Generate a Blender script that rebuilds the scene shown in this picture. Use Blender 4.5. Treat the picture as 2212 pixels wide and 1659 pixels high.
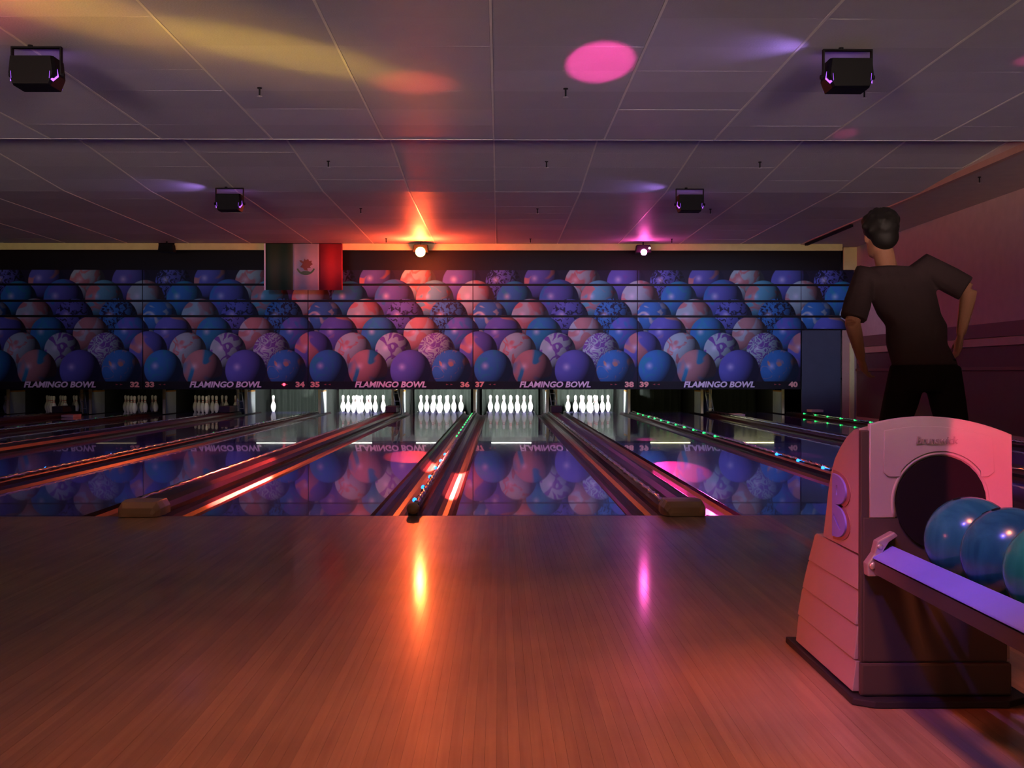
import bpy, bmesh, math, random
from mathutils import Vector, Matrix
random.seed(7)
for o in list(bpy.data.objects):
    bpy.data.objects.remove(o)
SC = bpy.context.scene
C = SC.collection
R = math.radians

# ------------------------------------------------------------------ camera
F_PX = 2478.0
CAM_H = 0.88
cam = bpy.data.cameras.new('camera')
cam.sensor_fit = 'HORIZONTAL'
cam.sensor_width = 36.0
cam.lens = 36.0 * F_PX / 2212.0
cam.clip_start = 0.05
cam.clip_end = 200
camo = bpy.data.objects.new('camera', cam)
C.objects.link(camo)
camo.location = (0, 0, CAM_H)
camo.rotation_euler = (R(90 - 0.543), 0, R(-0.647))
SC.camera = camo

# ------------------------------------------------------------------ world, exposure
w = bpy.data.worlds.new('world')
SC.world = w
w.use_nodes = True
w.node_tree.nodes['Background'].inputs[0].default_value = (0.30, 0.22, 0.32, 1)
w.node_tree.nodes['Background'].inputs[1].default_value = 0.0
SC.view_settings.view_transform = 'Standard'
SC.view_settings.look = 'None'
SC.view_settings.exposure = 0.0
SC.view_settings.gamma = 1.0
SC.view_settings.use_curve_mapping = False


def aim(o, target):
    d = Vector(target) - Vector(o.location)
    o.rotation_euler = d.to_track_quat('-Z', 'Y').to_euler()


def area(name, loc, target, color, energy, sx, sy):
    l = bpy.data.lights.new(name, 'AREA')
    l.shape = 'RECTANGLE'
    l.size, l.size_y = sx, sy
    l.color, l.energy = color, energy
    o = bpy.data.objects.new(name, l)
    o.location = loc
    aim(o, target)
    C.objects.link(o)
    return o


def spot(name, loc, target, color, energy, deg, blend=0.3, radius=0.03, scale=(1, 1, 1), roll=0.0):
    l = bpy.data.lights.new(name, 'SPOT')
    l.color, l.energy = color, energy
    l.spot_size, l.spot_blend = R(deg), blend
    l.shadow_soft_size = radius
    o = bpy.data.objects.new(name, l)
    o.location = loc
    d = Vector(target) - Vector(loc)
    q = d.to_track_quat('-Z', 'Y')
    o.rotation_euler = (q @ Matrix.Rotation(R(roll), 3, 'Z').to_quaternion()).to_euler()
    o.scale = scale
    C.objects.link(o)
    return o


def point(name, loc, color, energy, radius=0.05):
    l = bpy.data.lights.new(name, 'POINT')
    l.color, l.energy = color, energy
    l.shadow_soft_size = radius
    o = bpy.data.objects.new(name, l)
    o.location = loc
    C.objects.link(o)
    return o


# large lights: unseen warm fill and ceiling wash behind the bowlers, black-light floods over the lanes
area('concourse_fill', (-1.0, -5.2, 2.3), (0.3, 8, 1.9), (1.0, 0.66, 0.46), 38, 9.0, 1.2)  # area fill added behind the camera for the concourse's warm light
for ux in (-4.5, 3.5):
    spot('added_ceiling_wash', (ux, -4.4, 1.0), (ux * 0.5 - 0.8, 14, 3.82), (1.0, 0.72, 0.62), 4300, 80, 0.5, 1.0, (1, 0.10, 1))  # unseen spots added low behind the camera to brighten the ceiling
spot('concourse_downlight', (0.35, 1.3, 3.3), (0.35, 2.7, 0.0), (1.0, 0.27, 0.14), 330, 62, 1.0, 0.25)
for ux, e in ((-8.4, 130), (-4.2, 210), (0.6, 500), (4.6, 720)):
    spot('black_light_flood', (ux, 15.2, 3.0), (ux + 0.2, 23.4, 1.75), (0.52, 0.58, 1.0), e, 62, 0.6, 0.10, (1, 0.36, 1))
for ux, e in ((-6.4, 170), (-2.4, 260), (1.15, 330), (4.6, 330)):
    spot('black_light_lane_flood', (ux, 6.9, 3.25), (ux, 12.0, 0.0), (0.30, 0.26, 1.0), e, 86, 0.9, 0.12)
spot('black_light_rack_flood', (-0.5, 1.2, 3.2), (1.02, 2.75, 0.42), (0.20, 0.13, 1.0), 240, 22, 0.9, 0.08)

SC.cycles.max_bounces = 6
SC.cycles.diffuse_bounces = 2
SC.cycles.adaptive_threshold = 0.05
SC.cycles.use_light_tree = False
SC.cycles.glossy_bounces = 3
SC.cycles.transmission_bounces = 1
SC.cycles.caustics_reflective = False
SC.cycles.caustics_refractive = False


# ------------------------------------------------------------------ materials
def mat(name, col, rough=0.5, metal=0.0, spec=0.5, coat=0.0, coat_rough=0.05, var=0.12, vscale=6.0,
        emis=None, estr=0.0, bump=0.0, bscale=80.0, rnd=0.0):
    m = bpy.data.materials.new(name)
    m.use_nodes = True
    nt = m.node_tree
    N, L = nt.nodes, nt.links
    b = N['Principled BSDF']
    b.inputs['Roughness'].default_value = rough
    b.inputs['Metallic'].default_value = metal
    b.inputs['Specular IOR Level'].default_value = spec
    b.inputs['Coat Weight'].default_value = coat
    b.inputs['Coat Roughness'].default_value = coat_rough
    tc = N.new('ShaderNodeTexCoord')
    nz = N.new('ShaderNodeTexNoise')
    nz.inputs['Scale'].default_value = vscale
    nz.inputs['Detail'].default_value = 2
    L.new(tc.outputs['Object'], nz.inputs['Vector'])
    hs = N.new('ShaderNodeHueSaturation')
    hs.inputs['Color'].default_value = (*col, 1)
    mr = N.new('ShaderNodeMapRange')
    mr.inputs['To Min'].default_value = 1 - var
    mr.inputs['To Max'].default_value = 1 + var
    L.new(nz.outputs['Fac'], mr.inputs['Value'])
    val = mr.outputs['Result']
    if rnd > 0:
        oi = N.new('ShaderNodeObjectInfo')
        m2 = N.new('ShaderNodeMapRange')
        m2.inputs['To Min'].default_value = 1 - rnd
        m2.inputs['To Max'].default_value = 1 + rnd
        L.new(oi.outputs['Random'], m2.inputs['Value'])
        mu = N.new('ShaderNodeMath')
        mu.operation = 'MULTIPLY'
        L.new(val, mu.inputs[0])
        L.new(m2.outputs['Result'], mu.inputs[1])
        val = mu.outputs[0]
    L.new(val, hs.inputs['Value'])
    L.new(hs.outputs['Color'], b.inputs['Base Color'])
    if bump > 0:
        n2 = N.new('ShaderNodeTexNoise')
        n2.inputs['Scale'].default_value = bscale
        n2.inputs['Detail'].default_value = 3
        L.new(tc.outputs['Object'], n2.inputs['Vector'])
        bp = N.new('ShaderNodeBump')
        bp.inputs['Strength'].default_value = bump
        bp.inputs['Distance'].default_value = 0.01
        L.new(n2.outputs['Fac'], bp.inputs['Height'])
        L.new(bp.outputs['Normal'], b.inputs['Normal'])
    if emis:
        b.inputs['Emission Color'].default_value = (*emis, 1)
        b.inputs['Emission Strength'].default_value = estr
    return m


def swirl(name, ca, cb, scale=5.0, rough=0.22, dist=1.5):
    m = mat(name, ca, rough, coat=0.25)
    nt = m.node_tree
    N, L = nt.nodes, nt.links
    tc = N.new('ShaderNodeTexCoord')
    nz = N.new('ShaderNodeTexNoise')
    nz.inputs['Scale'].default_value = scale
    nz.inputs['Distortion'].default_value = dist
    nz.inputs['Detail'].default_value = 5
    L.new(tc.outputs['Object'], nz.inputs['Vector'])
    cr = N.new('ShaderNodeValToRGB')
    cr.color_ramp.elements[0].position = 0.38
    cr.color_ramp.elements[0].color = (*ca, 1)
    cr.color_ramp.elements[1].position = 0.66
    cr.color_ramp.elements[1].color = (*cb, 1)
    L.new(nz.outputs['Fac'], cr.inputs['Fac'])
    L.new(cr.outputs['Color'], N['Principled BSDF'].inputs['Base Color'])
    return m


M = {}
M['dark'] = mat('dark_void', (0.012, 0.011, 0.012), 0.8, spec=0.1)
M['subfloor'] = mat('subfloor_dark', (0.02, 0.018, 0.02), 0.9, spec=0.1)
M['gutter'] = mat('gutter_plastic', (0.035, 0.02, 0.028), 0.30, spec=0.09)
M['cap'] = mat('capping_plastic', (0.05, 0.028, 0.028), 0.33, spec=0.12)
M['capend'] = mat('capping_end_plastic', (0.62, 0.38, 0.24), 0.28)
M['tube'] = mat('light_tube_chrome', (0.62, 0.62, 0.60), 0.13, metal=1.0)
M['tile'] = mat('ceiling_tile', (0.50, 0.49, 0.47), 0.50, spec=0.22, bump=0.35, bscale=60, var=0.06, vscale=3, rnd=0.10)
M['grid'] = mat('ceiling_grid', (0.80, 0.78, 0.62), 0.35)
M['fascia'] = mat('fascia_cream_yellow', (0.80, 0.74, 0.28), 0.5)
M['wall'] = mat('wall_beige', (0.55, 0.45, 0.38), 0.7, bump=0.2, bscale=40)
M['wall_dark'] = mat('wall_dark', (0.10, 0.06, 0.05), 0.6)
M['band'] = mat('wall_band_brown', (0.16, 0.07, 0.045), 0.5)
M['rail_wood'] = mat('wall_rail_wood', (0.50, 0.30, 0.20), 0.45)
M['slat_dark'] = mat('masking_black', (0.007, 0.006, 0.007), 0.5, spec=0.2)
M['sign_text'] = mat('sign_lavender', (0.85, 0.80, 0.88), 0.5)
M['sign_num'] = mat('sign_peach', (0.95, 0.50, 0.36), 0.5)
M['sign_arrow'] = mat('sign_red', (0.35, 0.04, 0.04), 0.5)
M['pin'] = mat('pin_white', (0.88, 0.88, 0.85), 0.2, coat=0.4, var=0.02)
M['pin_red'] = mat('pin_red', (0.60, 0.03, 0.04), 0.25)
M['kick_white'] = mat('kickback_white', (0.70, 0.76, 0.80), 0.4)
M['kick_cream'] = mat('kickback_cream', (0.85, 0.66, 0.34), 0.45)
M['kick_orange'] = mat('kickback_orange', (0.65, 0.28, 0.04), 0.45)
M['kick_dark'] = mat('kickback_dark', (0.055, 0.06, 0.06), 0.6)
M['pit'] = mat('pit_curtain', (0.010, 0.016, 0.014), 0.8, bump=0.1, bscale=12)
M['tail'] = mat('tail_plank', (0.75, 0.72, 0.55), 0.45)
M['metal'] = mat('steel', (0.62, 0.60, 0.52), 0.3, metal=0.7)
M['black_metal'] = mat('black_metal', (0.004, 0.004, 0.0045), 0.6, spec=0.12)
M['black_box'] = mat('black_box', (0.02, 0.022, 0.022), 0.6)
M['tube_lamp'] = mat('pin_lamp', (0.9, 0.95, 0.9), 0.4, emis=(0.93, 1.0, 0.90), estr=9)
M['tube_dim'] = mat('pin_lamp_dim', (0.9, 0.95, 0.9), 0.4, emis=(0.93, 1.0, 0.86), estr=6)
M['tube_faint'] = mat('pin_lamp_faint', (0.9, 0.95, 0.7), 0.4, emis=(0.95, 0.95, 0.45), estr=9)
M['tube_off_fill'] = mat('pin_lamp_off_fill', (0.8, 0.8, 0.7), 0.4, emis=(0.95, 0.75, 0.45), estr=0.6)  # these lamps are off; faint emission added to lift the dark racks
M['led_blue'] = mat('led_blue', (0.1, 0.4, 0.9), 0.3, emis=(0.02, 0.22, 1.0), estr=3.5)
M['led_green'] = mat('led_green', (0.1, 0.8, 0.3), 0.3, emis=(0.02, 0.9, 0.16), estr=2.2)
M['led_red'] = mat('led_red', (0.9, 0.1, 0.1), 0.3, emis=(1.0, 0.04, 0.08), estr=6)
M['uv_lens'] = mat('uv_lens', (0.3, 0.1, 0.8), 0.2, emis=(0.36, 0.10, 1.0), estr=2.2)
M['lamp_orange'] = mat('lamp_orange', (1, 0.5, 0.1), 0.3, emis=(1.0, 0.30, 0.035), estr=170)
M['lamp_pink'] = mat('lamp_pink', (1, 0.2, 0.8), 0.3, emis=(1.0, 0.16, 0.62), estr=80)
M['lamp_white'] = mat('lamp_white', (1, 0.8, 0.8), 0.3, emis=(1.0, 0.62, 0.70), estr=6)
M['flag_green'] = mat('flag_green', (0.025, 0.07, 0.035), 0.8)
M['flag_white'] = mat('flag_white', (0.46, 0.42, 0.48), 0.8)
M['flag_red'] = mat('flag_red', (0.34, 0.02, 0.03), 0.8)
M['emblem_brown'] = mat('emblem_brown', (0.22, 0.09, 0.06), 0.8)
M['emblem_green'] = mat('emblem_green', (0.08, 0.20, 0.10), 0.8)
M['silver'] = mat('hood_silver', (0.46, 0.43, 0.38), 0.36, metal=0.1, spec=0.6)
M['hood_side'] = mat('hood_side', (0.46, 0.36, 0.34), 0.32, metal=0.1, spec=0.6)
M['hood_dark'] = mat('hood_front_dark', (0.075, 0.055, 0.042), 0.5)
M['skirt'] = mat('rubber_black', (0.02, 0.017, 0.02), 0.55)
M['rail'] = mat('rail_uv_violet', (0.22, 0.25, 0.98), 0.4)  # white rail; its black-light violet is put into the base colour
M['rail_dark'] = mat('rail_underside', (0.10, 0.075, 0.08), 0.5)
M['bracket'] = mat('bracket_chrome', (0.60, 0.50, 0.48), 0.25, metal=0.5)
M['logo'] = mat('logo_uv_lilac', (0.24, 0.24, 1.0), 0.4)  # violet glow under black light is mixed into the emblem's base colour
M['logo_recess'] = mat('logo_recess', (0.30, 0.15, 0.15), 0.5)
M['letter'] = mat('embossed_letter', (0.36, 0.30, 0.27), 0.4)
M['ball_blue'] = swirl('ball_blue', (0.015, 0.15, 0.20), (0.04, 0.27, 0.30), 6)
M['ball_blue2'] = swirl('ball_navy', (0.010, 0.10, 0.15), (0.03, 0.22, 0.27), 7)
M['ball_green'] = swirl('ball_green', (0.01, 0.22, 0.15), (0.03, 0.36, 0.24), 5)
M['skin'] = mat('skin', (0.55, 0.26, 0.16), 0.5, spec=0.3)
M['hair'] = mat('hair_black', (0.012, 0.009, 0.008), 0.6)
M['shirt'] = mat('shirt_charcoal', (0.085, 0.055, 0.06), 0.9, spec=0.1, bump=0.3, bscale=25)
M['trouser'] = mat('trouser_black', (0.022, 0.018, 0.018), 0.9, spec=0.1)
M['shoe'] = mat('shoe_leather', (0.10, 0.05, 0.04), 0.4)
M['door_navy'] = mat('end_panel_navy', (0.05, 0.06, 0.085), 0.6)


for k_ in ('led_blue', 'led_green', 'led_red', 'uv_lens', 'tube_off_fill', 'tube_faint', 'lamp_white'):
    M[k_].cycles.emission_sampling = 'NONE'      # too weak to light the room; keeps the render quick


def lane_mat():
    m = mat('lane_synthetic', (0.17, 0.13, 0.46), 0.10, spec=0.5, var=0.10, vscale=1.2, coat=0.8, coat_rough=0.018)  # blue-violet base carries the lane's glow under black light
    return m


M['lane'] = lane_mat()


def wood(name, per_object, rough=0.32):
    m = bpy.data.materials.new(name)
    m.use_nodes = True
    nt = m.node_tree
    N, L = nt.nodes, nt.links
    b = N['Principled BSDF']
    b.inputs['Roughness'].default_value = rough
    b.inputs['Coat Weight'].default_value = 0.5
    b.inputs['Coat Roughness'].default_value = 0.10
    tc = N.new('ShaderNodeTexCoord')
    geo = N.new('ShaderNodeNewGeometry')
    mp = N.new('ShaderNodeMapping')
    mp.inputs['Scale'].default_value = (38, 1.3, 38)
    L.new(geo.outputs['Position'], mp.inputs['Vector'])
    nz = N.new('ShaderNodeTexNoise')
    nz.inputs['Scale'].default_value = 1.6
    nz.inputs['Detail'].default_value = 6
    L.new(mp.outputs['Vector'], nz.inputs['Vector'])
    cr = N.new('ShaderNodeValToRGB')
    cr.color_ramp.elements[0].position = 0.3
    cr.color_ramp.elements[0].color = (0.47, 0.265, 0.14, 1)
    cr.color_ramp.elements[1].position = 0.72
    cr.color_ramp.elements[1].color = (0.58, 0.36, 0.205, 1)
    L.new(nz.outputs['Fac'], cr.inputs['Fac'])
    hs = N.new('ShaderNodeHueSaturation')
    L.new(cr.outputs['Color'], hs.inputs['Color'])
    mr = N.new('ShaderNodeMapRange')
    mr.inputs['To Min'].default_value = 0.86
    mr.inputs['To Max'].default_value = 1.10
    if per_object:
        oi = N.new('ShaderNodeObjectInfo')
        L.new(oi.outputs['Random'], mr.inputs['Value'])
    else:
        sx = N.new('ShaderNodeSeparateXYZ')
        L.new(geo.outputs['Position'], sx.inputs[0])
        d = N.new('ShaderNodeMath'); d.operation = 'DIVIDE'; d.inputs[1].default_value = 0.0272
        L.new(sx.outputs['X'], d.inputs[0])
        fl = N.new('ShaderNodeMath'); fl.operation = 'FLOOR'
        L.new(d.outputs[0], fl.inputs[0])
        wn = N.new('ShaderNodeTexWhiteNoise'); wn.noise_dimensions = '1D'
        L.new(fl.outputs[0], wn.inputs['W'])
        L.new(wn.outputs['Value'], mr.inputs['Value'])
    # scuffs: large darker worn patches
    n2 = N.new('ShaderNodeTexNoise'); n2.inputs['Scale'].default_value = 1.7; n2.inputs['Detail'].default_value = 5
    L.new(geo.outputs['Position'], n2.inputs['Vector'])
    m2 = N.new('ShaderNodeMapRange')
    m2.inputs['From Min'].default_value = 0.3; m2.inputs['From Max'].default_value = 0.6
    m2.inputs['To Min'].default_value = 0.80; m2.inputs['To Max'].default_value = 1.05
    L.new(n2.outputs['Fac'], m2.inputs['Value'])
    mu = N.new('ShaderNodeMath'); mu.operation = 'MULTIPLY'
    L.new(mr.outputs['Result'], mu.inputs[0]); L.new(m2.outputs['Result'], mu.inputs[1])
    L.new(mu.outputs[0], hs.inputs['Value'])
    L.new(hs.outputs['Color'], b.inputs['Base Color'])
    return m


M['board'] = wood('maple_board', True)
M['wood_field'] = wood('maple_field', False)


# ------------------------------------------------------------------ the printed mural of bowling balls on the masking units
def ball_group():
    g = bpy.data.node_groups.new('printed_ball', 'ShaderNodeTree')
    I = g.interface
    for nm, ty in (('Under', 'NodeSocketColor'), ('UV', 'NodeSocketVector'), ('Centre', 'NodeSocketVector'),
                   ('Radius', 'NodeSocketFloat'), ('A', 'NodeSocketColor'), ('B', 'NodeSocketColor'),
                   ('Scale', 'NodeSocketFloat'), ('Warp', 'NodeSocketFloat'), ('Level', 'NodeSocketFloat')):
        I.new_socket(nm, in_out='INPUT', socket_type=ty)
    I.new_socket('Color', in_out='OUTPUT', socket_type='NodeSocketColor')
    N, L = g.nodes, g.links
    gi, go = N.new('NodeGroupInput'), N.new('NodeGroupOutput')

    def math_(op, a, b=None, c=None, clamp=False):
        n = N.new('ShaderNodeMath'); n.operation = op; n.use_clamp = clamp
        for i, v in enumerate((a, b, c)):
            if v is None:
                continue
            if hasattr(v, 'is_output'):
                L.new(v, n.inputs[i])
            else:
                n.inputs[i].default_value = v
        return n.outputs[0]
    sub = N.new('ShaderNodeVectorMath'); sub.operation = 'SUBTRACT'
    L.new(gi.outputs['UV'], sub.inputs[0]); L.new(gi.outputs['Centre'], sub.inputs[1])
    sc = N.new('ShaderNodeVectorMath'); sc.operation = 'SCALE'
    inv = math_('DIVIDE', 1.0, gi.outputs['Radius'])
    L.new(sub.outputs[0], sc.inputs[0]); L.new(inv, sc.inputs['Scale'])
    ln = N.new('ShaderNodeVectorMath'); ln.operation = 'LENGTH'
    L.new(sc.outputs[0], ln.inputs[0])
    mask = math_('MULTIPLY', math_('SUBTRACT', 1.0, ln.outputs['Value']), 28.0, clamp=True)
    sx = N.new('ShaderNodeSeparateXYZ'); L.new(sc.outputs[0], sx.inputs[0])
    nz2 = math_('SQRT', math_('MAXIMUM', math_('SUBTRACT', 1.0, math_('POWER', ln.outputs['Value'], 2.0)), 0.0))
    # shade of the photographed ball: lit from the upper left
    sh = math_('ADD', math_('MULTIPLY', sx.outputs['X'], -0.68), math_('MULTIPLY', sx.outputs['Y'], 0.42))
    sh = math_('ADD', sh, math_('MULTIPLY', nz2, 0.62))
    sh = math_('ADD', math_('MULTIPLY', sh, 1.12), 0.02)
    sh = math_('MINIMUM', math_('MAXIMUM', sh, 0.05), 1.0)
    # swirl pattern
    off = N.new('ShaderNodeVectorMath'); off.operation = 'ADD'
    o2 = N.new('ShaderNodeVectorMath'); o2.operation = 'SCALE'; o2.inputs['Scale'].default_value = 7.3
    L.new(gi.outputs['Centre'], o2.inputs[0])
    L.new(sc.outputs[0], off.inputs[0]); L.new(o2.outputs[0], off.inputs[1])
    nz = N.new('ShaderNodeTexNoise'); nz.noise_dimensions = '2D'
    nz.inputs['Detail'].default_value = 1.0
    L.new(off.outputs[0], nz.inputs['Vector']); L.new(gi.outputs['Scale'], nz.inputs['Scale'])
    L.new(gi.outputs['Warp'], nz.inputs['Distortion'])
    fac = math_('ADD', math_('MULTIPLY', math_('SUBTRACT', nz.outputs['Fac'], gi.outputs['Level']), 9.0), 0.5, clamp=True)
    mx = N.new('ShaderNodeMix'); mx.data_type = 'RGBA'
    L.new(fac, mx.inputs['Factor']); L.new(gi.outputs['A'], mx.inputs['A']); L.new(gi.outputs['B'], mx.inputs['B'])
    ml = N.new('ShaderNodeVectorMath'); ml.operation = 'SCALE'
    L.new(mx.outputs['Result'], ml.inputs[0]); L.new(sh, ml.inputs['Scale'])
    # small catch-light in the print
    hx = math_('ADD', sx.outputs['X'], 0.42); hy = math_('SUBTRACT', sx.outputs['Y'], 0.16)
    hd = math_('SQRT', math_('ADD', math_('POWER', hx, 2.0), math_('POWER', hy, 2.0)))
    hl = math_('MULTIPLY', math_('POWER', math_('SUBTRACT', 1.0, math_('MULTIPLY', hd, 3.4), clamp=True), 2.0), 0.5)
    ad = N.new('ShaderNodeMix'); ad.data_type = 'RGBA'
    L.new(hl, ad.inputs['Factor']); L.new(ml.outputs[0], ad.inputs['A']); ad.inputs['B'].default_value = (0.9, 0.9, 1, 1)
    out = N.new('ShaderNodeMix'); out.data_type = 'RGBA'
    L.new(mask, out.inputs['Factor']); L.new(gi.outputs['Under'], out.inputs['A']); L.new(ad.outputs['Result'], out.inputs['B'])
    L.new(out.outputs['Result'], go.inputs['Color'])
    return g


def mural_mat():
    g = ball_group()
    m = bpy.data.materials.new('printed_ball_mural')
    m.use_nodes = True
    nt = m.node_tree
    N, L = nt.nodes, nt.links
    b = N['Principled BSDF']
    b.inputs['Roughness'].default_value = 0.5
    b.inputs['Specular IOR Level'].default_value = 0.2
    uv = N.new('ShaderNodeUVMap')
    uv.uv_map = 'print'
    BL, VI, TE = (0.08, 0.30, 0.80), (0.24, 0.20, 0.78), (0.05, 0.42, 0.70)
    PK, WH, CY = (1.0, 0.36, 0.36), (0.80, 0.80, 0.86), (0.25, 0.66, 0.88)
    DK, PU, OR = (0.03, 0.03, 0.10), (0.36, 0.14, 0.62), (0.95, 0.40, 0.30)
    # (x, y, r, colour a, colour b, noise scale, warp, threshold) in hundredths of the panel's 359 x 255 grid, y down from 583
    rows = [
        (151, 608, 40, VI, PK, 1.1, 0.4, .62), (240, 611, 40, WH, PK, 1.7, .8, .55), (335, 611, 43, VI, PU, 1.2, .3, .60),
        (66, 611, 39, VI, DK, 2.6, 2.0, .50), (-24, 611, 43, VI, PU, 1.2, .3, .60),
        (91, 647, 40, BL, TE, 1.6, .5, .55), (188, 647, 44, VI, BL, 1.3, .4, .55), (276, 647, 42, CY, PK, 1.3, 1.0, .58),
        (365, 647, 42, WH, PK, 1.2, .5, .50), (6, 647, 42, WH, PK, 1.2, .5, .50),
        (36, 687, 40, BL, WH, 1.3, 1.0, .60), (125, 687, 42, WH, PK, 1.1, .7, .48), (211, 687, 42, VI, DK, 5.0, .6, .60),
        (306, 687, 43, BL, DK, 5.0, 1.0, .53),
        (335, 721, 39, VI, BL, 1.5, .5, .5), (-24, 721, 39, VI, BL, 1.5, .5, .5), (247, 723, 40, PK, WH, 1.2, .8, .53),
        (155, 723, 40, BL, TE, 1.4, .8, .5), (66, 723, 43, VI, OR, 1.0, 1.0, .58),
        (12, 757, 42, VI, PK, 1.0, .6, .62), (371, 757, 42, VI, PK, 1.0, .6, .62),
        (98, 759, 41, WH, PK, 2.2, .8, .60), (185, 758, 40, WH, PU, 1.5, 1.6, .55), (280, 759, 41, WH, PU, 1.6, 4.5, .50),
        (44, 797, 42, BL, TE, 1.4, .6, .55), (130, 798, 43.5, PK, TE, 1.1, .5, .56), (223, 800, 45, VI, VI, 1, 0, .5),
        (312, 798, 43, BL, OR, 1.3, 2.0, .62),
    ]
    prev = None
    for (x, y, r, a, bb, s, wp, lv) in rows:
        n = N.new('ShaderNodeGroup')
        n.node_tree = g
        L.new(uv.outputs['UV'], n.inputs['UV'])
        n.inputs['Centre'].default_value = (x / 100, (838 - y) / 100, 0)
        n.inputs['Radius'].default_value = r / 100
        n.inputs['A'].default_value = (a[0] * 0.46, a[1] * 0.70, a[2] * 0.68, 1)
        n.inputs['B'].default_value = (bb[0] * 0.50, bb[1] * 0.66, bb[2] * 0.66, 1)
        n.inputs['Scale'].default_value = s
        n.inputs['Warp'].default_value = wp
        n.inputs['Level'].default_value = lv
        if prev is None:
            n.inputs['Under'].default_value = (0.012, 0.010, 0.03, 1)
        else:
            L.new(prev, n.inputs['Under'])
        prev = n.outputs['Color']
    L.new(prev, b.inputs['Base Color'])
    return m


M['mural'] = mural_mat()


# ------------------------------------------------------------------ mesh helpers
class MB:
    def __init__(s):
        s.v, s.f = [], []

    def add(s, vs, fs):
        n = len(s.v)
        s.v += [tuple(p) for p in vs]
        s.f += [tuple(i + n for i in f) for f in fs]
        return s

    def box(s, x0, x1, y0, y1, z0, z1):
        return s.add([(x0, y0, z0), (x1, y0, z0), (x1, y1, z0), (x0, y1, z0), (x0, y0, z1), (x1, y0, z1), (x1, y1, z1), (x0, y1, z1)],
                     [(0, 3, 2, 1), (4, 5, 6, 7), (0, 1, 5, 4), (1, 2, 6, 5), (2, 3, 7, 6), (3, 0, 4, 7)])

    def lathe(s, prof, seg=20, c=(0, 0, 0)):
        vs, fs = [], []
        for r, z in prof:
            for k in range(seg):
                a = 2 * math.pi * k / seg
                vs.append((c[0] + r * math.cos(a), c[1] + r * math.sin(a), c[2] + z))
        for i in range(len(prof) - 1):
            for k in range(seg):
                k2 = (k + 1) % seg
                fs.append((i * seg + k, i * seg + k2, (i + 1) * seg + k2, (i + 1) * seg + k))
        fs.append(tuple(range(seg - 1, -1, -1)))
        fs.append(tuple((len(prof) - 1) * seg + k for k in range(seg)))
        return s.add(vs, fs)

    def loft(s, rings):
        n = len(rings[0])
        vs = [p for r in rings for p in r]
        fs = []
        for i in range(len(rings) - 1):
            for k in range(n):
                k2 = (k + 1) % n
                fs.append((i * n + k, i * n + k2, (i + 1) * n + k2, (i + 1) * n + k))
        fs.append(tuple(range(n - 1, -1, -1)))
        fs.append(tuple((len(rings) - 1) * n + k for k in range(n)))
        return s.add(vs, fs)

    def tube(s, pts, rads, seg=10, flat=1.0, up=(0, 0, 1)):
        pts = [Vector(p) for p in pts]
        if not hasattr(rads, '__len__'):
            rads = [rads] * len(pts)
        rings = []
        for i, p in enumerate(pts):
            d = (pts[min(i + 1, len(pts) - 1)] - pts[max(i - 1, 0)]).normalized()
            u = Vector(up)
            if abs((pts[-1] - pts[0]).normalized().dot(u)) > 0.7:
                u = Vector((1, 0, 0))
            a = d.cross(u).normalized()
            b = a.cross(d).normalized()
            rings.append([p + a * (rads[i] * math.cos(2 * math.pi * k / seg)) + b * (rads[i] * flat * math.sin(2 * math.pi * k / seg)) for k in range(seg)])
        return s.loft(rings)

    def prism_y(s, prof, y0, y1):     # profile of (x, z) pushed along y
        return s.loft([[(x, y0, z) for x, z in prof], [(x, y1, z) for x, z in prof]])

    def prism_x(s, prof, x0, x1):     # profile of (y, z) pushed along x
        return s.loft([[(x0, y, z) for y, z in prof], [(x1, y, z) for y, z in prof]])

    def ico(s, c, r, sub=2, sc=(1, 1, 1)):
        bm = bmesh.new()
        bmesh.ops.create_icosphere(bm, subdivisions=sub, radius=r)
        s.add([(c[0] + v.co.x * sc[0], c[1] + v.co.y * sc[1], c[2] + v.co.z * sc[2]) for v in bm.verts],
              [tuple(v.index for v in f.verts) for f in bm.faces])
        bm.free()
        return s

    def mesh(s, name, material, smooth=False, bevel=0.0):
        me = bpy.data.meshes.new(name)
        me.from_pydata(s.v, [], s.f)
        bm = bmesh.new()
        bm.from_mesh(me)
        bmesh.ops.recalc_face_normals(bm, faces=bm.faces)
        if bevel > 0:
            bmesh.ops.bevel(bm, geom=[e for e in bm.edges if e.is_manifold and e.calc_face_angle(0) > 0.5], offset=bevel,
                            segments=2, affect='EDGES', profile=0.6, clamp_overlap=True)
        bm.to_mesh(me)
        bm.free()
        if smooth:
            me.polygons.foreach_set('use_smooth', [True] * len(me.polygons))
        me.materials.append(M[material])
        return me

    def build(s, name, material, parent=None, smooth=False, bevel=0.0, loc=None):
        return obj(name, s.mesh(name, material, smooth, bevel), parent, loc)


def obj(name, me, parent=None, loc=None):
    o = bpy.data.objects.new(name, me)
    C.objects.link(o)
    if parent:
        o.parent = parent
    if loc:
        o.location = loc
    return o


def tag(o, label=None, cat=None, group=None, kind=None):
    if label: o['label'] = label
    if cat: o['category'] = cat
    if group: o['group'] = group
    if kind: o['kind'] = kind
    return o


def thing(name, label, cat, loc=(0, 0, 0), group=None):
    o = bpy.data.objects.new(name, None)
    o.empty_display_size = 0.1
    C.objects.link(o)
    o.location = loc
    return tag(o, label, cat, group)


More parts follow.
